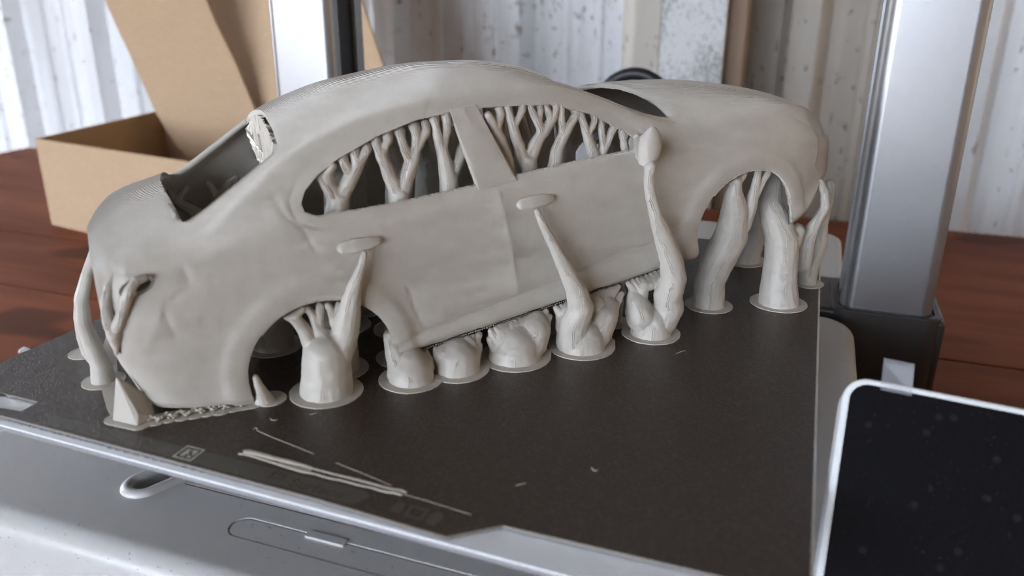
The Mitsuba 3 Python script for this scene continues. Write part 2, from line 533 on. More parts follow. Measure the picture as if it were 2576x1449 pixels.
bed_txt = trimesh.util.concatenate([
    lettering('PRINT SHEET', 33.5, -4.0, 2.6, -1.6, -1.22, sx=1.05),
    lettering('VOLUME :', 56.0, -4.45, 2.6, -1.6, -1.22, sx=1.02),
    lettering('256 x 256 x 256 mm', 72.0, -5.3, 4.0, -0.6, -1.22, sx=0.79)])
obj(k + '__lettering', mm(bed_txt), 'bed_text')

# the screen
SC0 = np.array([262.6, 66.5, 22.0])
ex = np.array([0.9985, 0.0, -0.054])
ey = np.array([-0.012, 0.6646, 0.7471])
ey -= ex * (ex @ ey)
ey /= np.linalg.norm(ey)
ez = np.cross(ex, ey)


def on_screen(m):
    """(across, up, out of the glass) measured from the screen's top left corner"""
    k = m.to_mesh() if hasattr(m, 'to_mesh') else None
    v, f = (k.vert_properties[:, :3], k.tri_verts) if k else (np.asarray(m.vertices), m.faces)
    return trimesh.Trimesh(W(SC0 + v[:, :1] * ex + v[:, 1:2] * ey + v[:, 2:3] * ez), f, process=False)


outer = rrect(0, 96, -78, 0, 6.5, 14)
inner = rrect(1.7, 94.3, -76.3, -1.7, 5.0, 14)
fr = slab(outer, -9, 0, 0.8, 5) - prism(inner, -1.0, 2)
k = PR + '__screen'
obj(k, on_screen(fr), 'screen_frame', 35)
obj(k + '__glass', on_screen(prism(inner.buffer(-0.05), -1.0, -0.05)), 'screen_glass')
foot = m3.Manifold.batch_hull([m3.Manifold.sphere(2, 12).translate(p) for p in [(12, -20, -8), (84, -20, -8), (12, -72, -8), (84, -72, -8), (12, -70, -28), (84, -70, -28)]])
obj(PR + '__screen_mount', on_screen(foot), 'screen_frame', 40)
obj(PR + '__screen_arm', M(rbox(282, 340, 62, 92, -95, 6, 4, 10)), 'printer_shell', 40)

# clear tape sticking up from the screen
t = thing('clear_tape', 'piece of clear adhesive tape stuck over the top edge of the screen', 'tape')
tp = Polygon([(9.0, -2.6), (16.6, -2.6), (16.4, 6.3), (8.8, 6.4)])
obj(t + '__film', on_screen(prism(tp, 0.12, 0.20)), 'tape_haze')
fold = Polygon([(8.85, 5.0), (14.0, 0.4), (16.5, -0.6), (16.4, 5.2), (12, 5.3)])
obj(t + '__folded_layer', on_screen(prism(fold, 0.24, 0.32)), 'tape_haze')

# curl of filament on the glass
t = thing('filament_curl', 'tiny pale curl of filament lying on the black screen', 'filament scrap')
g = np.linspace(0.2, 5.4, 26)
cur = [(48.6 + 1.5 * math.cos(x), -23.8 + 1.2 * math.sin(x) + 0.10 * x, 0.12 + 0.05 * x) for x in g] + [(51.0, -22.8, 0.3), (51.8, -22.4, 0.25)]
obj(t, on_screen(tube(cur, 0.22, 7)), 'plate_mark', 60)

# ---------------------------------------------------------------- the build plate
t = thing('build_plate', 'dark brown textured spring steel build plate under the printed car', 'build plate')
BP = t
TABY = lambda x: -2.55 - 0.0265 * x if x < 141 else -6.28 - 0.062 * (x - 141)
tab = [(257.2, 0.2), (188.6, 0.0), (177.8, TABY(177)), (170, TABY(170)), (141, TABY(141)), (60, TABY(60)), (-2, TABY(-2)), (-2, 258), (257.2, 258)]
plate = Polygon(tab).buffer(-1.2).buffer(2.4).buffer(-1.2)
hole = Polygon([(22.8, 6.9), (33.6, 6.6), (33.9, 0.6), (25.5, -0.2), (14, 1.5), (14, 4.2)])
hole2 = Polygon([(8, 7.6), (21.4, 7.2), (20.6, 5.9), (8, 5.4)])
plate = plate.difference(hole.buffer(0.25)).difference(hole2)
obj(BP, M(prism(plate, -0.62, 0.0)), 'plate_coating')
edge = plate.buffer(0.16).difference(plate.buffer(-0.02))
obj(BP + '__steel_edge', M(prism(edge, -0.80, -0.16)), 'steel_edge')
strip = Polygon([(45.5, 2.0), (45.0, -2.6), (150.8, -5.5), (153.6, -1.0), (151, 0.6)])
sq = Polygon([(94.1, -3.75), (100.45, -3.95), (100.4, 2.2), (94.05, 2.4)])
txt = [lettering('HOT', 131.5, 0.4, 2.1, -1.5, 0, 0.05), lettering('Surface', 131.0, -4.2, 3.2, -1.5, 0, 0.05, True)]
for i in range(3):
    x = 124.5 + 1.7 * i
    txt.append(tube([(x, -3.5, 0.02), (x + 0.7, -2.4, 0.02), (x + 0.1, -1.2, 0.02), (x + 0.8, -0.1, 0.02)], 0.25, 6))
words = trimesh.util.concatenate(txt)
st = prism(strip.difference(sq.buffer(0.5)), 0.0, 0.02)
obj(BP + '__printed_strip', M(st), 'plate_print')
for m in txt:
    m.apply_translation((0, 0, 0.005))
obj(BP + '__lettering', mm(trimesh.util.concatenate(txt)), 'plate_coating')
U = np.array([6.35, -0.2]), np.array([-0.05, 6.15])


def cell(x0, y0, x1, y1):
    o = np.array([94.1, -3.75])
    return Polygon([o + U[0] * x + U[1] * y for x, y in ((x0, y0), (x1, y0), (x1, y1), (x0, y1))])


mark = unary_union([cell(0, 0, 1, .09), cell(0, .91, 1, 1), cell(0, 0, .09, 1), cell(.91, 0, 1, 1), cell(.23, .22, .43, .78), cell(.43, .40, .52, .52), cell(.52, .62, .80, .80), cell(.66, .44, .80, .62), cell(.60, .20, .78, .34)])
obj(BP + '__square_mark', M(prism(mark, 0.0, 0.045)), 'plate_mark')
ic = [cell(9.95, 0.05, 10.5, 0.28), cell(9.98, 0.30, 10.45, 0.48), cell(10.0, 0.5, 10.42, 0.68)]
o2 = Polygon([(161, -4.4), (163.2, -4.5), (163.4, -2.6), (163.0, -0.7), (161.4, -0.6), (160.8, -2.2)]).buffer(0.2)
o3 = Polygon([(164.9, -5.0), (169.7, -5.2), (169.8, -0.8), (164.8, -0.6)])
o3 = o3.difference(o3.buffer(-0.65))
o4 = Polygon([(171.2, -5.7), (173.2, -5.8), (173.9, -3.4), (173.6, -1.2), (171.9, -1.0), (171.0, -3.0)]).buffer(0.2)
obj(BP + '__printed_icon', M(prism(o2, 0, 0.02)), 'plate_print')
obj(BP + '__printed_icon', M(prism(o3, 0, 0.02)), 'plate_print')
obj(BP + '__printed_icon', M(prism(o4, 0, 0.02)), 'plate_print')

# purge line and loose strands on the plate
t = thing('purge_line', 'silvery purge line of filament laid along the front edge of the plate', 'filament line')
up = [(110.9, 4.6, 0.9), (112, 5.3, 1.0), (116, 5.3, 0.95), (121.5, 5.0, 0.85), (126, 5.1, 0.75), (130, 4.9, 0.55), (134, 4.5, 0.4), (140, 4.2, 0.4), (147, 4.15, 0.42), (154, 3.7, 0.42), (157.5, 3.6, 0.42), (159.5, 3.9, 0.5), (161.3, 3.5, 0.4)]
lo = [(110.2, 3.6, 0.35), (112.5, 4.0, 0.4), (116, 3.8, 0.4), (121.5, 3.25, 0.45), (127, 2.7, 0.5), (131.5, 2.4, 0.5), (135, 2.6, 0.36), (139.5, 2.2, 0.36), (143, 2.45, 0.36), (147.5, 2.2, 0.36), (152, 2.3, 0.36), (156, 2.0, 0.45), (158.5, 2.4, 0.5), (160.8, 2.3, 0.4)]
for nm, ch in (('bead', up), ('bead', lo)):
    a = np.array(ch)
    s = np.linspace(0, len(a) - 1, 70)
    q = np.column_stack([np.interp(s, np.arange(len(a)), a[:, i]) for i in range(3)])
    tb = tube(np.column_stack([q[:, :2], np.full(len(q), 0.18)]), q[:, 2], 10)
    tb.vertices[:, 2] = 0.02 + np.clip(tb.vertices[:, 2], -0.02, None) * 0.62
    obj(t + '__' + nm, mm(tb), 'grey_plastic_plain', 60)
fl = Polygon([(121, 5.0), (133, 4.6), (133.5, 2.8), (124, 3.4)])
obj(t + '__flat_smear', M(prism(fl, 0.0, 0.16)), 'grey_plastic_plain')


def strand(pts, r, label):
    a = np.asarray(pts, float)
    s = np.linspace(0, len(a) - 1, 6 * len(a))
    q = np.column_stack([np.interp(s, np.arange(len(a)), a[:, i]) for i in range(3)])
    k = thing('filament_strand', label, 'filament scrap')
    obj(k, mm(tube(q, r, 6)), 'grey_plastic_plain', 60)


strand([(106.2, 15.2, .5), (106.0, 16.2, .5), (106.9, 16.3, .4), (107.1, 15.6, .2), (113, 14.2, .1), (121, 12.6, .1), (129.4, 10.8, .1)], 0.11, 'hair thin filament strand with a hooked end, lying behind the purge line')
strand([(137.3, 9.1, .1), (146, 7.3, .1), (156.3, 4.9, .1)], 0.10, 'hair thin filament strand lying along the right half of the purge line')
strand([(161.2, 2.6, .1), (166, 2.4, .1), (173, 1.6, .08), (180, 0.9, .08)], 0.07, 'faint filament strand trailing right from the end of the purge line')
strand([(202.0, 30.9, .2), (202.6, 29.9, .3), (203.5, 29.7, .2), (203.7, 30.6, .15)], 0.16, 'tiny bent filament scrap alone in the middle of the dark plate')
strand([(186.0, 16.2, .1), (187.0, 17.0, .2), (188.0, 18.0, .1)], 0.12, 'short pale filament scrap near the notch of the plate')
strand([(106.6, 22.8, .2), (107.6, 21.9, .3), (108.7, 22.3, .2), (108.9, 23.0, .2)], 0.12, 'tiny curved filament scrap on the plate before the rear wheel arch')
strand([(211.2, 111.2, .2), (212.5, 113.3, .3), (213.8, 114.9, .2)], 0.14, 'small white filament scrap right of the long mirror support')
strand([(116.0, 28.8, .1), (117.6, 30.2, .3), (117.3, 31.6, .2)], 0.11, 'small filament scrap left of the rear wheel support foot')
t = thing('wood_chip', 'tiny white chip on the table left of the plate', 'chip')
chip = m3.Manifold.batch_hull([m3.Manifold.sphere(1.0, 10).translate(q) for q in ((-202, 176, -94), (-198, 178.5, -94), (-200, 174, -93.4), (-203, 179, -93.8))])
obj(t, M(chip), 'bed_white', 40)


# ---------------------------------------------------------------- the printed car
t = thing('printed_car', 'grey 3D printed saloon car body on tree shaped supports, diagonal on the plate', 'model car')
CAR = t


def curve(*k):
    k = np.array(k, float)
    return PchipInterpolator(k[:, 0], k[:, 1], extrapolate=True)


Wm = curve((-57.2, .4), (-57.15, 9), (-56.95, 20), (-56.6, 28), (-56, 33.5), (-55, 38.5), (-53.2, 43), (-50, 46.4), (-44, 48.6), (-30, 50.4), (0, 51.6), (60, 51.2), (120, 51.2), (150, 51.8), (165, 52), (185, 51.2), (195, 49.8), (203, 47.2), (209, 44.4), (213.5, 41.3), (217, 37.5), (220.5, 32), (224, 24), (227, 15), (228.6, 8), (229.2, .4))
hb = curve((-63, 12.6), (-53, 10.2), (-43, 8.4), (-27, 5.0), (-20, 3.6), (0, 2.6), (150, 2.6), (186, 3.2), (195, 4.5), (201, 8.5), (206, 12.5), (214, 13.6), (227, 14))
h3 = curve((-63, 19), (-40, 15), (0, 9), (25, 8.6), (70, 11.2), (125, 14.6), (150, 14), (190, 12), (203, 16), (227, 17))
h6 = curve((-63, 42), (-53, 43), (0, 46), (60, 46), (125, 44.5), (165, 43), (195, 38), (206, 33), (214, 27), (227, 22))
h7 = curve((-63, 42), (-57, 44.5), (-52, 46.5), (-45, 48.2), (-27, 50.0), (-10, 52.4), (2, 54.0), (10, 54.2), (35, 52.8), (72, 51.8), (110, 49.6), (122, 48.4), (135, 45.4), (150, 44.2), (185, 42.8), (195, 40.6), (203, 36.8), (210, 32.0), (215, 28), (222, 25), (227, 23))
h8 = curve((-63, 44.5), (-57, 47.6), (-53, 49.8), (-48, 51.6), (-42, 52.6), (-27, 54.4), (-10, 59.4), (5, 65.2), (14, 68), (21, 70.3), (34, 73.6), (47, 75.4), (60, 75.0), (74, 73.4), (92, 70.4), (107, 64.4), (118, 57.6), (126, 52.6), (140, 48.8), (165, 47.6), (185, 46.2), (195, 43.8), (203, 39.6), (209, 35.5), (214, 30.0), (220, 27.2), (227, 24))
w8 = curve((-63, 46), (-42, 45.6), (-27, 45.0), (-10, 43.6), (8, 42.3), (50, 42.4), (92, 42.2), (107, 42.6), (118, 44), (126, 46.2), (140, 48.4), (165, 49.0), (185, 48.2), (195, 47), (227, 45))
h9 = curve((-63, 47), (-57, 51.0), (-53, 53.6), (-48, 55.4), (-41, 56.2), (-27, 58.0), (-8, 66.0), (6.5, 73.0), (19, 77.0), (30, 78.9), (50, 80.0), (69, 79.0), (85, 77.3), (97, 74.9), (112, 67.9), (127, 58.9), (134, 55.0), (140, 52.8), (165, 51.6), (185, 50.3), (195, 47.8), (203, 43.6), (209, 39.2), (214, 34.4), (220, 30.0), (227, 25))
w9 = curve((-63, 42), (-48, 42.0), (-41, 41.4), (-27, 39.4), (-8, 38.6), (8, 38.2), (22, 38.6), (32, 39.0), (50, 39.4), (69, 39.5), (90, 39.3), (100, 39.0), (112, 39.6), (127, 42.0), (140, 45.8), (165, 46.6), (185, 46.0), (195, 44.8), (227, 42))
hc = curve((-63, 53), (-57, 57.6), (-54, 60.2), (-50.5, 62.2), (-46, 63.8), (-40, 65.2), (-28, 66.8), (-15, 71.4), (0, 77.5), (8, 80.6), (20, 83.4), (36, 85.4), (57, 85.6), (79, 83.2), (94, 80.1), (100, 78.0), (115, 70.5), (131, 63.4), (140, 62.2), (152, 60.7), (171, 57.4), (190, 52.8), (203, 48.6), (213, 43.5), (220, 37.5), (225, 31.5), (229, 25.5))
w7f = curve((-63, .965), (-30, .962), (0, .945), (60, .94), (115, .94), (135, .965), (150, .972), (227, .965))


def controls(a):
    """half section nodes from the sill up to the crown: (node, station, (w, h))"""
    w = Wm(a)
    q = [(w * .93, hb(a)), (w * .985, hb(a) + 4.2), (w * .972, h3(a)), (w * .985, h3(a) + 8.5), (w, 0.42 * h6(a) + 0.58 * (h3(a) + 19)), (w * .985, h6(a)), (w * w7f(a), h7(a)),
         (np.minimum(w8(a), w * .945), h8(a)),
         (.34 * np.minimum(w8(a), w * .945) + .66 * np.minimum(w9(a), w * .885), .22 * h8(a) + .78 * h9(a)), (np.minimum(w9(a), w * .885), h9(a))]
    we = np.minimum(w9(a), w * .885)
    he, c = h9(a), hc(a)
    q += [(we * .955, he + (c - he) * .115), (we * .80, he + (c - he) * .42), (we * .52, he + (c - he) * .76), (we * .25, he + (c - he) * .945), (0 * w, c)]
    return np.array(q).transpose(0, 2, 1)


KNOT = np.array([0, .55, 1.2, 2.0, 3.3, 4.3, 5.0, 6.6, 7.35, 7.6, 7.8, 8.5, 9.4, 10.3, 11.2])
ARCH = [(0.6, 9.6, 22.6), (163.6, 9.2, 22.4)]
WIN_R = [(10.5, 55.4), (34.6, 53.2), (60.9, 52.0), (58.7, 75.0), (47, 75.2), (34, 73.2), (21, 69.4), (14, 66.3), (9.2, 63.0), (7.0, 60), (7.2, 57.4)]
WIN_F = [(73.8, 51.7), (96.8, 50.8), (121.8, 49.2), (121.9, 51.6), (118.5, 55.6), (107, 63.9), (92.7, 70.0), (74.5, 73.4), (66.6, 74.4)]
PW = unary_union([Polygon(WIN_R), Polygon(WIN_F), Polygon([(58, 52.5), (70, 52.5), (74, 73.5), (60, 75)])]).buffer(2).buffer(-2)


def sstep(a, b, x):
    q = np.clip((x - a) / (b - a), 0, 1)
    return q * q * (3 - 2 * q)


def near(pts, a, h):
    return shapely.distance(LineString(pts), shapely.points(a, h))


def relief(a, h):
    """outward displacement of the car's side, mm"""
    d = np.zeros_like(a)
    for (ca, ch, R), k in zip(ARCH, (1.0, 0.9)):
        r = np.hypot(a - ca, h - ch)
        d = np.maximum(d, k * sstep(R + 8.6, R + 5.2, r) * (1 - .45 * sstep(R + 1.4, R, r)))
    d += 0.55 * sstep(50.6, 49.0, h) * sstep(42, 48.5, h) * sstep(-2, 8, a) * sstep(128, 116, a)
    d += 0.55 * np.exp(-((h - 48.6) / 1.1) ** 2) * sstep(2, 10, a) * sstep(124, 114, a)
    d -= 0.75 * np.exp(-((h - (8.9 + 0.052 * (a - 25))) / 1.0) ** 2) * sstep(22, 32, a) * sstep(140, 128, a)
    for line, amp, wid in (([(66.9, 49.6), (68.0, 30), (68.5, 12.6)], .30, .45), ([(0.3, 63.5), (1.5, 58), (5.5, 53), (6.7, 46.5)], -.34, .5), ([(10, 41), (21, 31.5), (23, 30)], .18, .4),
                           ([(31.5, 27), (33.5, 13), (35, 10.5)], -.28, .6), ([(-29, 51.3), (-28.6, 46.8), (-37.6, 41.5), (-36.8, 33.2)], -.30, .7), ([(-36.8, 33.2), (-27, 31.5)], -.2, .6),
                           ([(-47, 29), (-38, 41.2)], .22, .8), ([(183.5, 49.6), (196, 40.5), (204, 36)], -.30, .6), ([(199, 38), (201.5, 30), (199, 24), (203, 20)], .28, .7),
                           ([(120, 14.5), (133, 17.6), (138, 22)], -.30, .7), ([(125.5, 35), (124.5, 22)], .10, 1.6)):
        d += amp * np.exp(-(near(line, a, h) / wid) ** 2)
    dw = shapely.distance(PW.boundary, shapely.points(a, h))
    out = ~shapely.contains(PW, shapely.points(a, h))
    d -= 0.34 * np.exp(-((dw - 3.1) / 0.5) ** 2) * out * (h > 50.5)
    return d


def section_rings(stations, per, offset=0.0, drop=0.0, detail=True):
    """closed rings (stations, m, 3) in the car frame (a, w, h), seen from the front running sill, side, roof, other side"""
    q = controls(stations)                                    # node, station, 2
    full = np.concatenate([q, q[-2::-1] * np.array([-1, 1])])
    kn = np.concatenate([KNOT, 2 * KNOT[-1] - KNOT[-2::-1]])
    tt = np.unique(np.concatenate([np.linspace(x, y, max(2, int(round(per * (y - x)))) + 1) for x, y in zip(kn[:-1], kn[1:])]).round(6))
    s = PchipInterpolator(kn, full, axis=0)(tt)               # m, station, 2
    a = np.broadcast_to(stations, s.shape[:2])
    w, h = s[..., 0], s[..., 1]
    P = np.stack([a, w, h], -1).transpose(1, 0, 2).copy()     # station, m, 3
    P[..., 0] += sstep(-36, -56, P[..., 0]) * np.interp(P[..., 2], [8, 14, 24, 32, 43, 50, 60, 64], [4.6, 3.6, 1.4, 0.6, 2.2, 3.2, 4.0, 4.2])
    du, dv = np.gradient(P, axis=0), np.gradient(P, axis=1)
    n = np.cross(du, dv)
    n /= np.linalg.norm(n, axis=-1, keepdims=True) + 1e-9
    if (n[len(n) // 2, 5, 1] > 0) != (P[len(P) // 2, 5, 1] > 0):
        n = -n
    if detail:
        side = sstep(.35, .8, np.abs(n[..., 1])) * sstep(KNOT[8] + .1, KNOT[7] - .3, np.minimum(tt, 2 * KNOT[-1] - tt))[None, :]
        P[..., 1] += np.sign(P[..., 1]) * relief(P[..., 0].ravel(), P[..., 2].ravel()).reshape(P.shape[:2]) * side
        # soft wrinkle of the quarter panel and a crease from the tail lamp to the bumper
        P[..., 1] += np.sign(P[..., 1]) * side * 0.25 * (meshkit.noise(np.stack([P[..., 0] * .12, P[..., 2] * .12, 0 * w.T], -1)) - .5)
    if offset:
        P -= n * offset
        bottom = np.minimum(tt, 2 * KNOT[-1] - tt) < 0.6
        P[:, bottom, 2] -= drop * (1 - np.minimum(tt, 2 * KNOT[-1] - tt)[bottom] / 0.6) + 0.0
    return P


st = np.unique(np.concatenate([np.linspace(-57.2, -56.5, 14), np.linspace(-56.5, -46, 40), np.linspace(-46, 195, 402), np.linspace(195, 226, 64), np.linspace(226, 229.2, 14)]).round(4))
R = section_rings(st, 15)
v, f = loft(R)
outer = man(v, f)
if outer.volume() < 0:
    f = f[:, ::-1]
    outer = man(v, f)
st2 = np.linspace(-55.4, 227, 190)
v2, f2 = loft(section_rings(st2, 7, 1.9, 26.0, False))
inner = man(v2, f2)
if inner.volume() < 0:
    inner = man(v2, f2[:, ::-1])


def a_h_prism(pts, w0, w1):
    """prism across the car: outline in (a, h)"""
    q = prism(Polygon(pts) if isinstance(pts, list) else pts, w0, w1).to_mesh()
    p = q.vert_properties[:, :3]
    return man(np.stack([p[:, 0], -p[:, 2], p[:, 1]], 1), q.tri_verts)


def a_w_prism(pts, h0, h1):
    return prism(Polygon(pts) if isinstance(pts, list) else pts, h0, h1)


def smooth_poly(pts, r):
    return Polygon(pts).buffer(-r).buffer(2 * r).buffer(-r)


shell = outer - inner
for wn, r in ((WIN_R, 0.9), (WIN_F, 0.5)):
    shell = shell - a_h_prism(smooth_poly(wn, r), -60, 60)
for ca, ch, Rr in ARCH:
    g = np.linspace(0, 2 * math.pi, 97)[:-1]
    c = Polygon(np.column_stack([ca + Rr * np.cos(g), ch + Rr * np.sin(g)]))
    c = unary_union([c, shapely.geometry.box(ca - Rr, ch - 26, ca + Rr, ch)])
    shell = shell - a_h_prism(c, 30, 60) - a_h_prism(c, -60, -30)
rw = smooth_poly([(-25.6, -35.4), (6.4, -34.2), (8.0, -16), (8.6, 0), (8.0, 16), (6.4, 34.2), (-25.6, 35.4), (-27.6, 15), (-28.4, 0), (-27.6, -15)], 1.0)
shell = shell - a_w_prism(rw, 50, 95)
ws = smooth_poly([(99.2, -33.6), (100.6, -15), (101, 0), (100.6, 15), (99.2, 33.6), (112, 35.6), (127, 38.0), (139.6, 40.8), (142.0, 30), (143.4, 15), (143.8, 0), (143.4, -15), (142.0, -30), (139.6, -40.8), (127, -38.0), (112, -35.6)], 0.8)
shell = shell - a_w_prism(ws, 46, 95)
# tail lamp pockets
for s in (-1, 1):
    e = m3.Manifold.sphere(1, 32).scale((6.6, 5, 2.6)).rotate((0, -14, s * 28)).translate((-42, s * 49.0, 49.6))
    e2 = m3.Manifold.sphere(1, 32).scale((2.4, 2.2, 2.4)).translate((-53.2, s * 43.0, 46.6))
    shell = shell - e - e2
# everything below the plate is cut off
shell = shell.trim_by_plane((ST, 0, CT), 0.25)
shell = m3.Manifold.batch_boolean([x for x in shell.decompose() if x.num_tri() > 4000], m3.OpType.Add) if len(shell.decompose()) > 1 else shell


def car_mesh(m):
    k = m.to_mesh()
    p = k.vert_properties[:, :3]
    return trimesh.Trimesh(W(car_xyz(p[:, 0], p[:, 1], p[:, 2])), k.tri_verts, process=False)


K = math.sqrt(0.5)
# car frame -> plate mm as one affine map
AFF = np.array([[CT * K, -K, -ST * K, 111 * K], [CT * K, K, -ST * K, 111 * K], [ST, 0, CT, 0]])
printed = shell.transform(AFF)
from scipy.spatial import cKDTree
grid = R[:, :, :]
gn = np.cross(np.gradient(grid, axis=0), np.gradient(grid, axis=1))
gn /= np.linalg.norm(gn, axis=-1, keepdims=True) + 1e-9
mid = gn[len(gn) // 2]
if mid[np.argmax(grid[len(gn) // 2, :, 2]), 2] < 0:
    gn = -gn
gp = grid.reshape(-1, 3) @ AFF[:, :3].T + AFF[:, 3]
gn = gn.reshape(-1, 3) @ AFF[:, :3].T
TREE = cKDTree(gp)
LH = 0.24


def layered(solid, groove_in, smooth_from=TREE, z_from=0.25):
    """the solid as printed: a stack of layers, each with a fine groove under its rounded edge; returns vertices (m), normals, faces"""
    vs, ns, fs, off, z = [], [], [], 0, z_from
    top = solid.bounding_box()[5]
    while z < top:
        cs = solid.slice(z + LH / 2).simplify(0.035)
        if cs.is_empty():
            z += LH
            continue
        in_ = cs.offset(-groove_in, m3.JoinType.Miter, 2.0, 0)
        k = (m3.Manifold.extrude(in_, 0.10) + m3.Manifold.extrude(cs, LH - 0.10).translate((0, 0, 0.10))).to_mesh()
        p, f = np.asarray(k.vert_properties[:, :3], float), np.asarray(k.tri_verts)
        nf = np.cross(p[f[:, 1]] - p[f[:, 0]], p[f[:, 2]] - p[f[:, 0]])
        ln = np.linalg.norm(nf, axis=1)
        f, nf = f[ln > 1e-9], nf[ln > 1e-9]
        nu = nf / np.linalg.norm(nf, axis=1, keepdims=True)
        flat = np.abs(nu[:, 2]) > .9
        p[:, 2] += z
        nn = np.zeros_like(p)
        for i in range(3):
            np.add.at(nn, f[~flat, i], nf[~flat])
        nn /= np.linalg.norm(nn, axis=1, keepdims=True) + 1e-12
        d, j = smooth_from.query(p)
        s_ = gn[j]
        w_ = sstep(.80, .40, s_[:, 2]) * (d < .7) * ((nn * s_).sum(1) > 0.2)
        nn = nn * (1 - w_[:, None]) + s_ * w_[:, None]
        nn /= np.linalg.norm(nn, axis=1, keepdims=True) + 1e-12
        vs.append(W(p)), ns.append(nn), fs.append(f[~flat] + off)
        off += len(p)
        for sgn in (1, -1):
            sel = flat & (np.sign(nu[:, 2]) == sgn)
            used, inv = np.unique(f[sel], return_inverse=True)
            vs.append(W(p[used])), ns.append(np.tile([0, 0, float(sgn)], (len(used), 1))), fs.append(inv.reshape(-1, 3) + off)
            off += len(used)
        z += LH
    return np.vstack(vs), np.vstack(ns), np.vstack(fs)


V, N, F = layered(printed, 0.08)
path = meshkit.write_ply((V, F), False, None, None, N)
meshkit.WRITTEN[path] = (V.astype(np.float32), F.astype(np.int32), N, None, None)
scene[CAR + '__body'] = {'type': 'ply', 'filename': path, 'face_normals': False, 'bsdf': {'type': 'ref', 'id': 'grey_plastic'}}


def put_layered(key, solid, groove=0.07):
    v, n, f = layered(solid, groove)
    path = meshkit.write_ply((v, f), False, None, None, n)
    meshkit.WRITTEN[path] = (v.astype(np.float32), f.astype(np.int32), n, None, None)
    k, i = key, 0
    while k in scene:
        i += 1
        k = '%s_%03d' % (key, i)
    scene[k] = {'type': 'ply', 'filename': path, 'face_normals': False, 'bsdf': {'type': 'ref', 'id': 'grey_plastic'}}
    return k


def surface_w(a, h):
    """half width of the body's side at (a, h), below the window tops"""
    q = controls(np.atleast_1d(float(a)))[:9, 0]
    return float(np.interp(h, q[:, 1], q[:, 0]))


# window pillars standing a little proud
for s in (-1, 1):
    P = []
    for a, h in ((58.6, 75.6), (66.9, 75.2), (73.9, 50.8), (61.0, 51.2)):
        w0 = surface_w(a, min(h, 74)) - (0.6 if h > 70 else 0)
        P += [(a, s * (w0 + .55), h), (a, s * (w0 - 1.6), h)]
    for a, h in ((62.0, 75.4), (66.0, 62.8)):
        w0 = surface_w(a, min(h, 74))
        P += [(a, s * (w0 + .75), h)]
    b = m3.Manifold.sphere(0.28, 8)
    put_layered(CAR + '__window_pillar', m3.Manifold.batch_hull([b.translate(q) for q in P]).transform(AFF))

# door handles
for s in (-1, 1):
    for a, h in ((19.6, 45.2), (78.4, 42.9)):
        w0 = surface_w(a, h)
        e = m3.Manifold.batch_hull([m3.Manifold.sphere(1, 24).scale(q).rotate((0, 5, 0)).translate((a + da, s * (w0 + dw + 0.9), h - da * 0.085)) for q, da, dw in
                                    (((2.4, 1.5, 1.75), -4.4, .2), ((2.6, 1.9, 2.0), -1.2, .35), ((2.4, 1.7, 1.8), 3.0, .3), ((1.6, 1.3, 1.3), 5.4, .1))])
        put_layered(CAR + '__door_handle', e.transform(AFF))

# wing mirrors
for s in (-1, 1):
    sp = lambda u, w, z, r: m3.Manifold.sphere(r, 32).translate((u, -s * w, z))
    el = lambda c, r: m3.Manifold.sphere(1, 64).scale(r).translate((c[0], -s * c[1], c[2]))
    b = m3.Manifold.batch_hull([el((220.7, -57.8, 71.6), (3.8, 2.7, 5.9)), el((220.2, -57.6, 66.6), (2.5, 2.0, 2.6)), el((217.4, -56.8, 70.0), (1.1, 1.5, 4.8))])
    stalk = m3.Manifold.batch_hull([sp(221.6, -48.6, 71.6, 1.3), sp(219.0, -56, 71.8, 1.2), sp(221.4, -49.6, 66.4, 1.2), sp(219.0, -56.5, 68.0, 1.2)]) + m3.Manifold.batch_hull([sp(221.6, -47.6, 72.5, 1.2), sp(221.4, -49.4, 64.6, 1.2), sp(223.8, -48.4, 67.0, 1.2)])
    b = b + stalk
    put_layered(CAR + '__wing_mirror', b.transform(np.array([[K, -K, 0, 0], [K, K, 0, 0], [0, 0, 1.0, 0]])))


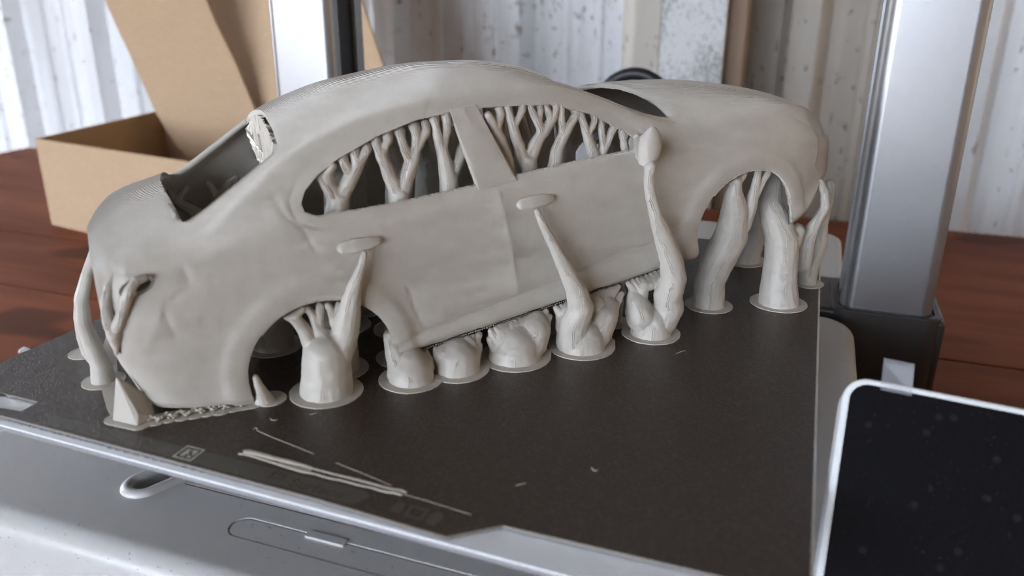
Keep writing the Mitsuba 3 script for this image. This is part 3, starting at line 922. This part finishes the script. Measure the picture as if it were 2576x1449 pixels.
SUPPORTS = {
    'S1': [[(110.4,-48.6,-0.1,8.3),(111,-48.6,7.5,7.7),(111.2,-48.6,13.6,7.1)], [(108.4,-47.5,13.6,3.2),(105,-48.3,22.6,2.1),(102.4,-49,26.9,1.7)], [(102.4,-49,26.9,1.7),(100.5,-49,27.2,1.1)], [(102.4,-49,26.9,1.7),(105.1,-48.8,28.8,1.3)], [(111.3,-48,16.7,4.2),(109.2,-48,22.4,1.8),(108,-48,26.8,1.3),(106.4,-48.3,28.7,1.1)], [(109.4,-48,22.1,1.7),(110.2,-48,26.1,1.5),(110.8,-48,28.6,1.2)], [(115.5,-48.5,20.8,2.2),(114.3,-48.3,24.6,1.5),(113.1,-48.3,28.6,1.1)], [(114.7,-48.5,24.3,1.5),(116.4,-48.3,28.1,1.2)], [(114.1,-49,12.5,5.4),(117.4,-49.5,19.5,4.4),(118.6,-51.5,26.7,3.5),(119.5,-53.3,32.4,2.6),(120.8,-54.5,37.6,1.9),(122.7,-55,42.5,1.3),(123.7,-54.5,45.6,0.9)]],
    'S2': [[(137.5,-51,-0.8,7.4),(137.8,-50.7,2.8,7.1),(137.6,-50.4,5.1,5.8)], [(134.8,-50,1.2,4.4),(133.2,-49,8.9,3.3),(132.6,-47.5,14.7,2.6)], [(143.3,-50.5,2.6,2.4),(144.5,-50,5.3,1.2)]],
    'S3': [[(153.8,-50.3,-0,7.7),(154.2,-50.2,3.5,7.3),(155.4,-50,4.7,5.3)], [(148.6,-50,2.3,2.1),(146.6,-50,5.8,1.2)], [(159.7,-50,3.6,2.7),(161.9,-50,7.3,1.2)], [(156.1,-50,5,4.8),(157.3,-49.8,7.3,2.9)]],
    'S4': [[(175.5,-49.4,-0.2,9.4),(175.9,-49.4,4.3,8.2)], [(180.7,-49.6,4.7,6.6),(182.5,-49.8,8.9,6),(183.7,-49.5,11.6,4.1)], [(169.5,-49.4,2.9,2.5),(166.1,-49.4,8.4,1.2)], [(170.5,-49.4,3.5,1.9),(171.4,-49.4,9.6,1.1)], [(185.6,-49.5,9.5,2.8),(188.3,-49.5,12.8,1.4)]],
    'S5': [[(200.7,-51.4,-0.1,8.8),(201.1,-51.4,3.6,7.9)], [(206.1,-51,4.5,6.5),(209,-50.5,10,6.3),(211.3,-50,13,4.6)], [(214.5,-50,13.5,2.3),(217.2,-50,16.9,1.3)], [(209.6,-50,12.8,3.1),(208.6,-50,16,2)], [(196.8,-51.8,3.4,5.9),(196.4,-53,10,5.5),(198,-55,16.5,4.5),(195.3,-56,23.8,3.5),(190.3,-56.3,33.1,2.6),(185.2,-56.3,42.4,1.8),(181.5,-56,49.4,1.2),(180.4,-55.3,52.7,1)], [(192.9,-51.5,8.6,2.5),(192,-50,12.4,1.2)]],
    'S6': [[(230.2,-51.5,0,7.7),(230.4,-51.5,4.8,6.9)], [(225.7,-51,7.4,5.8),(223.5,-50.5,13.8,3.8),(221.5,-50,17,1.3)], [(223.9,-50.5,13,2.9),(227.7,-50,18.7,1.4)], [(233.7,-52.5,5.1,6.2),(235.7,-54,10.5,5.5),(234,-55,15.8,5.2),(235.4,-56,22,4.7),(233.2,-57,29,4.2),(228.3,-58,38.6,3.3),(223.8,-58.8,47.1,2.4),(220.8,-59,55.1,1.9),(219.7,-59,61.2,1.7),(220.3,-58.8,64.7,2.2)]],
    'S7': [[(267.7,-37.2,0,6.4),(266.6,-37.2,9.8,6.4),(268.2,-38.5,17.8,6.6),(271.8,-41.5,29.7,6.5),(269.9,-44.5,40.2,5.2),(266.2,-47,48.8,3.3),(265.7,-48,53.6,2.4)], [(274.1,-43.5,34.7,4.3),(275.4,-46,42.3,3),(276,-47.5,50,1.8),(276,-48.2,56.5,1.3)], [(275.6,-46.5,44.7,2.3),(279,-48,52.4,1.3),(281.2,-48.5,56.5,1)], [(266.4,-47.5,51.2,1.8),(269.2,-48.3,56,1.3)], [(266.1,-48,53.5,1.8),(263.7,-48.3,52.8,1.3)]],
    'S8': [[(295.5,-46.7,0,8.1),(295,-46,10.2,6.9),(295.7,-45,18.3,6.7),(296,-44,26.3,6.4),(292.9,-42,34.4,5.7),(291.3,-40,40.5,4.4),(293.6,-38,46.6,3.5),(295.8,-36,50.9,3.2)], [(299.3,-44.5,24.7,4.8),(301.9,-45.5,29.6,2.9)], [(312.4,-40,13.2,4),(310.8,-42,24.3,3.6),(311.1,-45.5,31.9,2.2),(314.1,-46.5,38.1,1.8),(313.3,-46,43.8,1.7),(311.2,-44.5,48.5,1.7)]],
    'S9': [[(323.7,-33.4,-0.4,3.8),(322.8,-34,7.8,4.1),(324.4,-35,18.6,4.4),(323.3,-36,28.1,3.4),(324.6,-38,38.7,1.8),(324.9,-37,45.2,1.8)]],
    'S10': [[(319.2,3.7,-0,7.9),(320.6,3,6.9,7.1),(320.1,0,17.4,6.6),(319.8,-5,29.9,6.1)]],
    'T1': [[(118.1,-38,41.2,4.5),(119.5,-39.2,53.6,3.9),(120.3,-40,59.5,3.3)], [(119.9,-40,59.3,2.7),(116.4,-41,65.7,2),(115.2,-40.4,67.4,1.3)], [(116.2,-41,66,1.7),(118.7,-41.8,69.9,1.3)], [(120.8,-40,59.5,2.7),(124,-41,65.1,2.4),(126.8,-41.5,70,1.8),(129.7,-42,73.9,1.1)], [(124.6,-41,66.2,1.8),(122.3,-42,71.1,1.2)], [(126.3,-41.5,69.5,1.6),(126,-42,72.8,1.2)]],
    'T2': [[(140.1,-38,41.1,4.1),(140.3,-39.2,53.9,3.8),(139.5,-40,58.9,3.4)], [(139,-40,59.4,2.5),(135.8,-41,66.5,2),(133.6,-42,72.3,1.6),(132.7,-42.3,75.5,1.2)], [(133.6,-41.8,72,1.6),(136.3,-42.3,76.7,1.2)], [(140.5,-40,59.6,2.7),(143.1,-41,67.4,2.3),(144.8,-41.6,72.9,1.8),(148.6,-42.3,78.9,1.1)], [(143.6,-41,69.2,2),(140.8,-42,74.2,1.3),(140.3,-42.3,77.4,1.2)], [(145.2,-41.8,73.6,1.5),(145.1,-42.3,78.5,1.2)]],
    'T3': [[(157.7,-38,44.4,3.7),(156.4,-39.5,61.5,3.1),(154.1,-41,70.3,2.1),(151.9,-42,76.8,1.5),(151.4,-42.4,80.6,1.1)], [(153.6,-41.3,72.6,1.7),(155.1,-42,78.5,1.4),(155.3,-42.4,81.6,1.1)], [(157.2,-39.5,63.4,2.3),(160.5,-40,69.6,2),(162.6,-40,74.6,1.8)]],
    'T4': [[(180,-38,50.2,3),(176.1,-40,67.2,2.6),(172.4,-41.3,76,2),(169,-42.3,81.8,1.5)], [(172.1,-41.4,77.3,1.7),(173.6,-42.3,82.6,1.1)]],
    'T5': [[(186.6,-38,43.9,3.7),(185.4,-39.3,60.3,3.3),(183.8,-40,66.3,3.2)], [(182.3,-40,66.9,2.2),(179.3,-41,74.3,1.8),(177.2,-41.8,80,1.4),(176.1,-42.3,83.5,1)], [(177.9,-41.6,77.9,1.4),(180.2,-42,81.1,1.2),(181.5,-42.3,83.6,1)], [(184.8,-40,66.8,2.6),(187.2,-41,72.8,2.1),(190,-41.6,76.6,1.8),(192.1,-42,79.4,1.4),(193.6,-42.3,83.2,1)], [(188.8,-41.4,75.4,1.7),(186.3,-42,79.5,1.4),(184.3,-42.3,83.5,1)], [(186.6,-42,79.1,1.3),(187.8,-42.3,83,0.9)], [(191.8,-42,79.2,1.2),(190.1,-42.3,83.2,0.9)]],
    'T6': [[(194.8,-38,43,2.8),(194.4,-39.8,62.3,2.6),(194.9,-40.8,69.6,2.1),(197.1,-41.5,74.9,1.9),(199.6,-42,78.6,1.6),(201.3,-42.3,80.8,1.2)], [(196.7,-41.5,74.5,1.6),(195.4,-42,79,1.3),(195.4,-42.3,82.8,1)]],
    'T7': [[(213.3,-39,47,2.5),(211.1,-40.4,64.1,2.5),(208.3,-41,67.6,2),(205.5,-41.6,73.3,1.6),(203.4,-42.2,78.2,1.3),(202.5,-42.3,80.5,1.2)], [(206,-41.7,73.5,1.3),(207.5,-42.2,76.6,1.1),(208.4,-42.3,78.7,0.9)], [(211.5,-40.5,64.8,2.1),(212.9,-41,68.9,1.8),(214.6,-41.8,73,1.4),(216.3,-42.3,76,1.1)], [(212.8,-41,68.9,1.5),(211,-42,73.7,1.2),(210.9,-42.3,77.1,1.1)]],
    'T8': [[(222.7,-40.5,56.6,1.7),(221,-41.6,67.9,1.5),(219.8,-42,71.3,1.4),(219.3,-42.3,74.3,1.2)], [(220.2,-42,71.3,1.2),(221.4,-42.3,73.7,1)]],
    'S12': [[(53.6,-43.5,23.1,0.6),(53.9,-45,28.1,1.6)], [(53.4,-44.5,30,1.3),(53,-44,33.5,1.2),(53.2,-43,37.8,1),(54.8,-42.5,42.1,0.9),(56.5,-42,44.4,0.9)], [(55.2,-46,30.6,1.3),(57.6,-47.5,36.4,1.1),(59.5,-48.5,41.1,1.1),(61.7,-48.5,44.1,1),(64.1,-48,44.5,0.8)]],
    'foot': [[(90.6,-47,1.7,3.7),(90,-48.5,6.9,1.7)]],
}

# ---------------------------------------------------------------- tree supports
MM = m3.Manifold


def bone(p, q):
    s = [MM.sphere(max(r, .35), 20 if r > 2.5 else 14).translate((u, v, z)) for u, v, z, r in (p, q)]
    return MM.batch_hull(s)


RNG = np.random.default_rng(7)


def tree(chains, teeth=True):
    parts = []
    for ch in chains:
        for p, q in zip(ch[:-1], ch[1:]):
            parts.append(bone(p, q))
    m = MM.batch_boolean(parts, m3.OpType.Add)
    m = m.refine_to_length(1.1)
    k = m.to_mesh()
    tm = trimesh.Trimesh(k.vert_properties[:, :3], k.tri_verts, process=False)
    trimesh.smoothing.filter_taubin(tm, lamb=0.5, nu=0.51, iterations=8)
    # seams: a wandering ridge and small lumps
    n = tm.vertex_normals
    nz = meshkit.fbm(np.asarray(tm.vertices) * [0.55, 0.55, 0.35], 3) - .5
    tm.vertices = tm.vertices + n * (0.7 * nz)[:, None]
    return tm


def seam(chain, start=0.0, end=1.0):
    c = np.array([q for q in chain], float)
    t_ = np.r_[0, np.cumsum(np.linalg.norm(np.diff(c[:, :3], axis=0), axis=1))]
    n_ = max(6, int(t_[-1] / 0.55))
    tt = np.linspace(t_[0] + start * t_[-1], t_[0] + end * t_[-1], n_)
    q = PchipInterpolator(t_ + np.arange(len(t_)) * 1e-6, c, axis=0)(tt)
    ax = np.gradient(q[:, :3], axis=0)
    ax /= np.linalg.norm(ax, axis=1, keepdims=True)
    d0 = np.array([-0.42, -0.9, 0.05])
    d = d0 - ax * (ax @ d0)[:, None]
    d /= np.linalg.norm(d, axis=1, keepdims=True)
    e = np.cross(ax, d)
    walk = np.cumsum(RNG.normal(0, .16, n_))
    walk = (walk - np.linspace(0, walk[-1], n_)) + RNG.choice([-.2, -.08, 0, 0, .08, .2], n_)
    out = []
    for sh in (-.30, .30):
        o = (walk + sh) / np.maximum(q[:, 3], .6)
        pos = q[:, :3] + (d * np.cos(o)[:, None] + e * np.sin(o)[:, None]) * (q[:, 3] * .985)[:, None]
        out.append(tube(pos, np.clip(.22 + RNG.normal(0, .05, n_), .1, .4), 5))
    return trimesh.util.concatenate(out)


def put_tree(name, chains, brim=True, flip=False):
    tm = tree(chains)
    if not flip:
        tm = trimesh.util.concatenate([tm] + [seam(c) for c in chains if len(c) > 2 and c[0][3] < 12])
    v = np.asarray(tm.vertices).copy()
    foot = v[v[:, 2] < 0.7]
    if brim:
        v = v.copy()
        v[:, 2] = np.maximum(v[:, 2], 0.0)
    fcs = tm.faces
    if flip:
        v[:, 1] *= -1
        fcs = fcs[:, ::-1]
    m = trimesh.Trimesh(W(xyz(v)), fcs, process=False)
    k = obj(CAR + '__' + name, m, 'grey_plastic', 40)
    if brim and len(foot) > 5:
        hull = MultiPoint(foot[:, :2]).convex_hull.buffer(3.0, quad_segs=24)
        add_brim(k, hull, flip)
    return k


def add_brim(k, poly, flip=False):
    q = prism(poly.difference(poly.buffer(-0.55)), 0.0, 0.34) + prism(poly, 0.0, 0.24)
    q = q.to_mesh()
    v = q.vert_properties[:, :3].copy()
    f = q.tri_verts
    if flip:
        v[:, 1] *= -1
        f = f[:, ::-1]
    obj(k + '__brim', trimesh.Trimesh(W(xyz(v)), f, process=False), 'grey_plastic', False)


FAN = {'S2': (132, 145.2), 'S3': (147.0, 163), 'S4': (166.5, 189), 'S5': (191.5, 217.5), 'S6': (220.5, 240)}
GROUND = ['S1', 'S2', 'S3', 'S4', 'S5', 'S6', 'S7', 'S8', 'S9', 'S10']
for k in GROUND:
    ch = [list(c) for c in SUPPORTS[k]]
    u, v_, z, r = ch[0][0]
    ch[0] = [(u, v_, -3.0, r + .2), (u, v_, 0.6, r)] + [n for n in ch[0][1:]]
    if k in FAN:
        for uu_ in np.arange(FAN[k][0], FAN[k][1] + .1, 1.9):
            zt = 5.75 + 0.169 * (uu_ - 134)
            cu = np.clip(uu_, u - r * .62, u + r * .62)
            zb = max(1.5, zt - 2.2 - 0.75 * abs(uu_ - cu))
            ch.append([(cu, v_ + .6, min(zb, zt - 1.5), 3.2 if k != 'S6' else 2.6), (uu_, -49.3, zt, 1.15)])
    put_tree('support_column', ch)
note(CAR + '__support_column', 'support column in the rear wheel arch with an arm to the rear door handle')
note(CAR + '__support_column_004', 'support column with a long arm to the front door handle')
note(CAR + '__support_column_005', 'support column with the longest arm, reaching the wing mirror')
for k in ('T1', 'T2', 'T3', 'T4', 'T5', 'T6', 'T7', 'T8'):
    ch = [list(c) for c in SUPPORTS[k]]
    u, v_, z, r = ch[0][0]
    ch.insert(0, [(u, v_ + 4, 0.4, r + 2.2), (u, v_ + 2, z * .5, r + 1.2), (u, v_, z, r)])
    for c in ch[1:]:
        if c[-1][3] < 1.3:
            u2, v2, z2, r2 = c[-1]
            c[-1] = (u2, v2 + .7, z2 - .3, r2 * 1.25)
            c.append((u2 + .1, v2 + 2.2, z2 + 1.2, r2 * 1.5))
    put_tree('window_support', ch)
    if k not in ('T3', 'T6'):
        put_tree('window_support', ch, flip=True)
# inner columns under the roof, and the outer row on the hidden side
for u, v_, top in ((128, 2, 84), (147, -10, 88), (164, 8, 90), (186, -8, 91), (207, 12, 86), (101, -6, 60), (137, 16, 80), (226, 14, 80), (236, -6, 74)):
    put_tree('inner_column', [[(u, v_, -2, 7.5), (u, v_, 0.6, 7.3), (u + 1, v_, 30, 6.0), (u + 2, v_ + 1, 58, 4.6)], [(u + 2, v_ + 1, 58, 3.8), (u - 4, v_ - 4, top - 10, 2.2), (u - 6, v_ - 6, top - 3, 1.2)], [(u + 2, v_ + 1, 58, 3.8), (u + 6, v_ + 5, top - 10, 2.2), (u + 8, v_ + 7, top - 4, 1.2)]])
for k in ('S1', 'S2', 'S3', 'S4', 'S5', 'S6', 'S7', 'S8'):
    ch = [list(c) for c in SUPPORTS[k]]
    u, v_, z, r = ch[0][0]
    ch[0] = [(u, v_, -3.0, r + .2), (u, v_, 0.6, r)] + [n for n in ch[0][1:]]
    put_tree('support_column', ch, flip=True)

# tail lamp support, fin and foot at the rear bumper, ribbed slab behind it
lamp = [[(u, v_, z, r * 1.35) for u, v_, z, r in c] for c in SUPPORTS['S12']] + [[(53.9, -45.0, 27.5, 1.3), (55.4, -46.0, 31.5, 1.6)], [(53.9, -45.0, 27.5, 1.3), (53.3, -44.4, 31.5, 1.6)], [(53.6, -43.6, 22.0, .7), (54.4, -45.2, 28, 1.6)]]
put_tree('lamp_support', lamp, brim=False)
note(CAR + '__lamp_support', 'forked support growing from the bumper into the tail lamp')


def uvz_hull(points, r=.5, seg=10):
    return MM.batch_hull([MM.sphere(r, seg).translate(p) for p in points])


def put_uvz(name, m, bs='grey_plastic', sm=35, wob=0.0):
    k = m.to_mesh()
    v = k.vert_properties[:, :3]
    return obj(CAR + '__' + name, trimesh.Trimesh(W(xyz(v)), k.tri_verts, process=False), bs, sm)


fin = uvz_hull([(52.6, -42.2, 13.4), (53.6, -42.6, 12.0), (49.9, -41.6, .5), (55.9, -47.6, .5), (60.2, -44.6, .5), (59.6, -41.5, 5.5), (56.4, -46.8, 3.2), (56.8, -42.5, 8.5)], .5)
put_uvz('corner_support', fin.refine_to_length(1.5))
note(CAR + '__corner_support', 'fin shaped support at the corner of the rear bumper')
foot = MM.batch_boolean([bone((91.6, -47.6, -.5, 3.2), (90.4, -48.8, 5.5, 1.6)), bone((90.4, -48.8, 5.5, 1.6), (89.6, -49.2, 9.5, .9))], m3.OpType.Add).trim_by_plane((0, 0, 1), 0)
put_uvz('sill_foot', foot.refine_to_length(1.2), sm=40)
A_ = [(45.3, -3.0, 0.5), (43.3, -3.0, 7.2), (42.4, -3.0, 17.2), (43.4, -3.0, 25.2), (46.4, -3.0, 32.9), (49.9, -3.0, 38.6)]
B_ = [(40.9, 13.0, 0.5), (40.4, 13.0, 7.0), (40.8, 13.0, 14.0), (42.3, 13.0, 21.5), (45.8, 13.0, 29.5), (49.6, 13.0, 37.5)]
C_ = [(46.4, -12.0, .3), (46.6, -12.0, 5.5), (45.2, -10.0, 11.5), (43.6, -6.0, 18.0), (44.2, -3.5, 25.2), (46.9, -3.0, 33.0)]
sl = []
for i in range(5):
    sl.append(uvz_hull([A_[i], A_[i + 1], B_[i], B_[i + 1]], 1.5, 12))
    sl.append(bone((*C_[i], 3.6 - .45 * i), (*C_[i + 1], 3.6 - .45 * (i + 1))))
for j in range(8):
    w_ = (j + .5) / 8
    for i in range(5):
        p = np.array(A_[i]) * (1 - w_) + np.array(B_[i]) * w_ + [-1.25, 0, 0]
        q = np.array(A_[i + 1]) * (1 - w_) + np.array(B_[i + 1]) * w_ + [-1.25, 0, 0]
        sl.append(bone((*p, .55), (*q, .55)))
slabm = MM.batch_boolean(sl, m3.OpType.Add).trim_by_plane((0, 0, 1), 0)
k = put_uvz('rear_support', slabm.refine_to_length(1.3), sm=40)
note(k, 'broad ribbed support slab curving up behind the rear bumper')
add_brim(k, unary_union([Point(46.6, -12).buffer(6.6, quad_segs=24), Point(40.6, 14).buffer(5.6, quad_segs=24)]))
# brim round the bumper's footprint
fp = [(93.0, -46.5), (88, -48.2), (80, -47.6), (66, -45.6), (57, -45.6), (52.5, -42.5), (50.2, -32), (48.6, -18), (47.8, 0), (48.6, 18), (50.2, 32), (52.5, 42.5), (57, 45.6), (66, 45.6), (80, 47.6), (88, 48.2)]
rng = np.random.default_rng(3)
blobs = [LineString(fp).buffer(2.6)]
for u, v_ in zip(np.linspace(50, 93, 13), np.interp(np.linspace(50, 93, 13), [50, 57, 66, 80, 93], [-41, -46.5, -46.5, -47.8, -46.5])):
    blobs.append(Point(u, v_).buffer(3.0 + rng.random() * .5))
blobs.append(Point(93.4, -46.6).buffer(5.0))
blobs.append(LineString([(49.8, -41.6), (56.4, -48.0)]).buffer(2.6))
bumper_brim = unary_union(blobs)
add_brim(CAR + '__sill_foot', bumper_brim)

# support interface: the small teeth between the supports and the edges they carry
ICO = trimesh.creation.icosphere(1, 1.0)


def beads(name, pts, r, squash=(1, 1, 1), seed=1):
    g = np.random.default_rng(seed)
    ms = []
    for p in pts:
        m = ICO.copy()
        m.vertices = m.vertices * (r * (0.75 + .5 * g.random(3)) * squash) + p + g.normal(0, r * .12, 3)
        ms.append(m)
    m = trimesh.util.concatenate(ms)
    m.vertices = W(xyz(m.vertices))
    k = obj(CAR + '__' + name, m, 'grey_plastic_plain', True)
    note(k, kind='stuff')
    return k


def along(pts, step):
    ls = LineString(pts)
    return np.array([np.array(ls.interpolate(x).coords[0]) for x in np.arange(0, ls.length, step)])


def side_pts(poly, step, inset=0.3, dh=0.0):
    q = along(poly, step)
    return np.array([ucar(a, -(surface_w(a, h) - inset), h + dh) for a, h in q])


beads('sill_teeth', side_pts([(24, 2.5), (140, 2.6)], 0.85, .75, -.1), .36)
beads('window_teeth', side_pts(WIN_R[:3], 0.8, .7, .0), .30, seed=2)
beads('window_teeth', side_pts(WIN_R[3:10], 0.8, 1.3, -.05), .28, seed=3)
beads('window_teeth', side_pts(WIN_F[:3], 0.8, .7, .0), .30, seed=4)
beads('window_teeth', side_pts(WIN_F[4:], 0.8, 1.3, -.05), .32, seed=5)
for i, (ca, ch, Rr) in enumerate(ARCH):
    g = np.radians(np.arange(62 if i else 60, 132, 1.25))
    q = [ucar(ca + (Rr - .3) * math.cos(x), -(surface_w(ca + Rr * math.cos(x), ch + Rr * math.sin(x)) + .3), ch + (Rr - .3) * math.sin(x)) for x in g]
    beads('arch_teeth', np.array(q), .27, seed=6 + i)
g = np.random.default_rng(11)
n = 110
uu = np.linspace(59, 87, n)
bp = np.column_stack([uu, -46.6 + .8 * np.sin(uu * 1.7) + g.normal(0, .4, n) - 1.0 * ((uu - 57) / 30), 0.5 + 1.2 * g.random(n)])
beads('bumper_teeth', bp, .46, (1.2, .8, .8), 12)
bb = np.array([ucar(-53.5 + .12 * x, -(43.5 - 1.4 * math.sin(x * .4)), 12 + x) for x in (0, .6, 1.1)])

# support block under the roof's rear edge, its face full of rough upright ribs
wv = np.linspace(-27.5, 27.0, 150)
top = 79.6 - 7.6 * (np.abs(wv) / 31) ** 2
bot = np.interp(wv, [-27.5, -24, -6, 6, 20, 24.5, 27], [70.4, 66, 57.5, 57.0, 63.5, 68.5, 72.0])
g = np.random.default_rng(5)
sheet_ = []
for j in range(26):
    tj = j / 25
    hh = top * (1 - tj) + bot * tj
    rib = meshkit.noise(np.stack([wv * 1.1, hh * .10, 0 * wv], -1), 3) - .5
    hole = meshkit.noise(np.stack([wv * .5 + 7, hh * .16, 0 * wv], -1), 9)
    depth = 0.9 * rib - 1.6 * (hole > .70)
    sheet_.append(np.stack([7.2 - 1.6 * (wv / 30) ** 2 - tj * 2.2 - depth, wv, hh], -1))
front = np.array(sheet_)
back = front.copy()
back[..., 0] = 9.6
ringv = np.concatenate([front, back[:, ::-1]], 1)
bv, bf = loft(ringv, True, True)
blk = trimesh.Trimesh(W(car_xyz(*bv.T)), bf, process=False)
if blk.volume < 0:
    blk.invert()
k = obj(CAR + '__roof_support', blk, 'grey_plastic_plain', 25)
note(k, 'rough support block under the rear edge of the roof')

# Y support inside, seen through the rear window, and a few loose threads
put_tree('inner_column', [[(86, 30, -2, 5), (86, 30, 20, 4.5), (87, 32, 38, 3.6)], [(87, 32, 38, 3.2), (80, 34, 43, 2.2), (77, 35, 46, 1.8), (75, 36, 49, 1.2)], [(77, 35, 46, 1.5), (81, 36, 50, 1.2)], [(87, 32, 38, 3.2), (92, 34.5, 45, 2.2), (96, 36, 50, 1.8), (99, 36.5, 52, 1.2)], [(92, 34.5, 45, 1.6), (89, 36, 51, 1.2)]])


def thread(a0, h0, pts, r=.06):
    p = [ucar(a0 + x, -(surface_w(a0 + x, h0 + y) + .15 + dw), h0 + y) for x, y, dw in pts]
    m = tube(xyz(np.array(p)), r, 5)
    obj(CAR + '__thread', mm(m), 'grey_plastic_plain', 60)


thread(-31, 33, [(0, 0, 0), (1.2, 2.5, .5), (1.6, 4, .3)])
thread(-26, 30, [(0, 0, 0), (.8, 2, .4), (1.4, 3.6, .2)])
thread(62, 38, [(0, 0, 0), (.6, 2, .5), (1.4, 3.2, .3)])
thread(40, 2.6, [(0, -6, .3), (.6, 0, .4), (1.3, 9, .3), (1.2, 14, .6)])
thread(97, 30, [(0, 0, 0), (.3, 1.4, .5), (1.2, 4, .3)])
thread(50, 76.5, [(0, 0, 0), (1, 2, .5), (2.4, 3.6, .2)])
thread(121, 28, [(0, 0, 0), (-.6, 2.2, .4), (.2, 4.6, .2)])
thread(34, 12, [(0, 0, 0), (1.4, 1.2, .5), (1.2, 2.8, .3)])
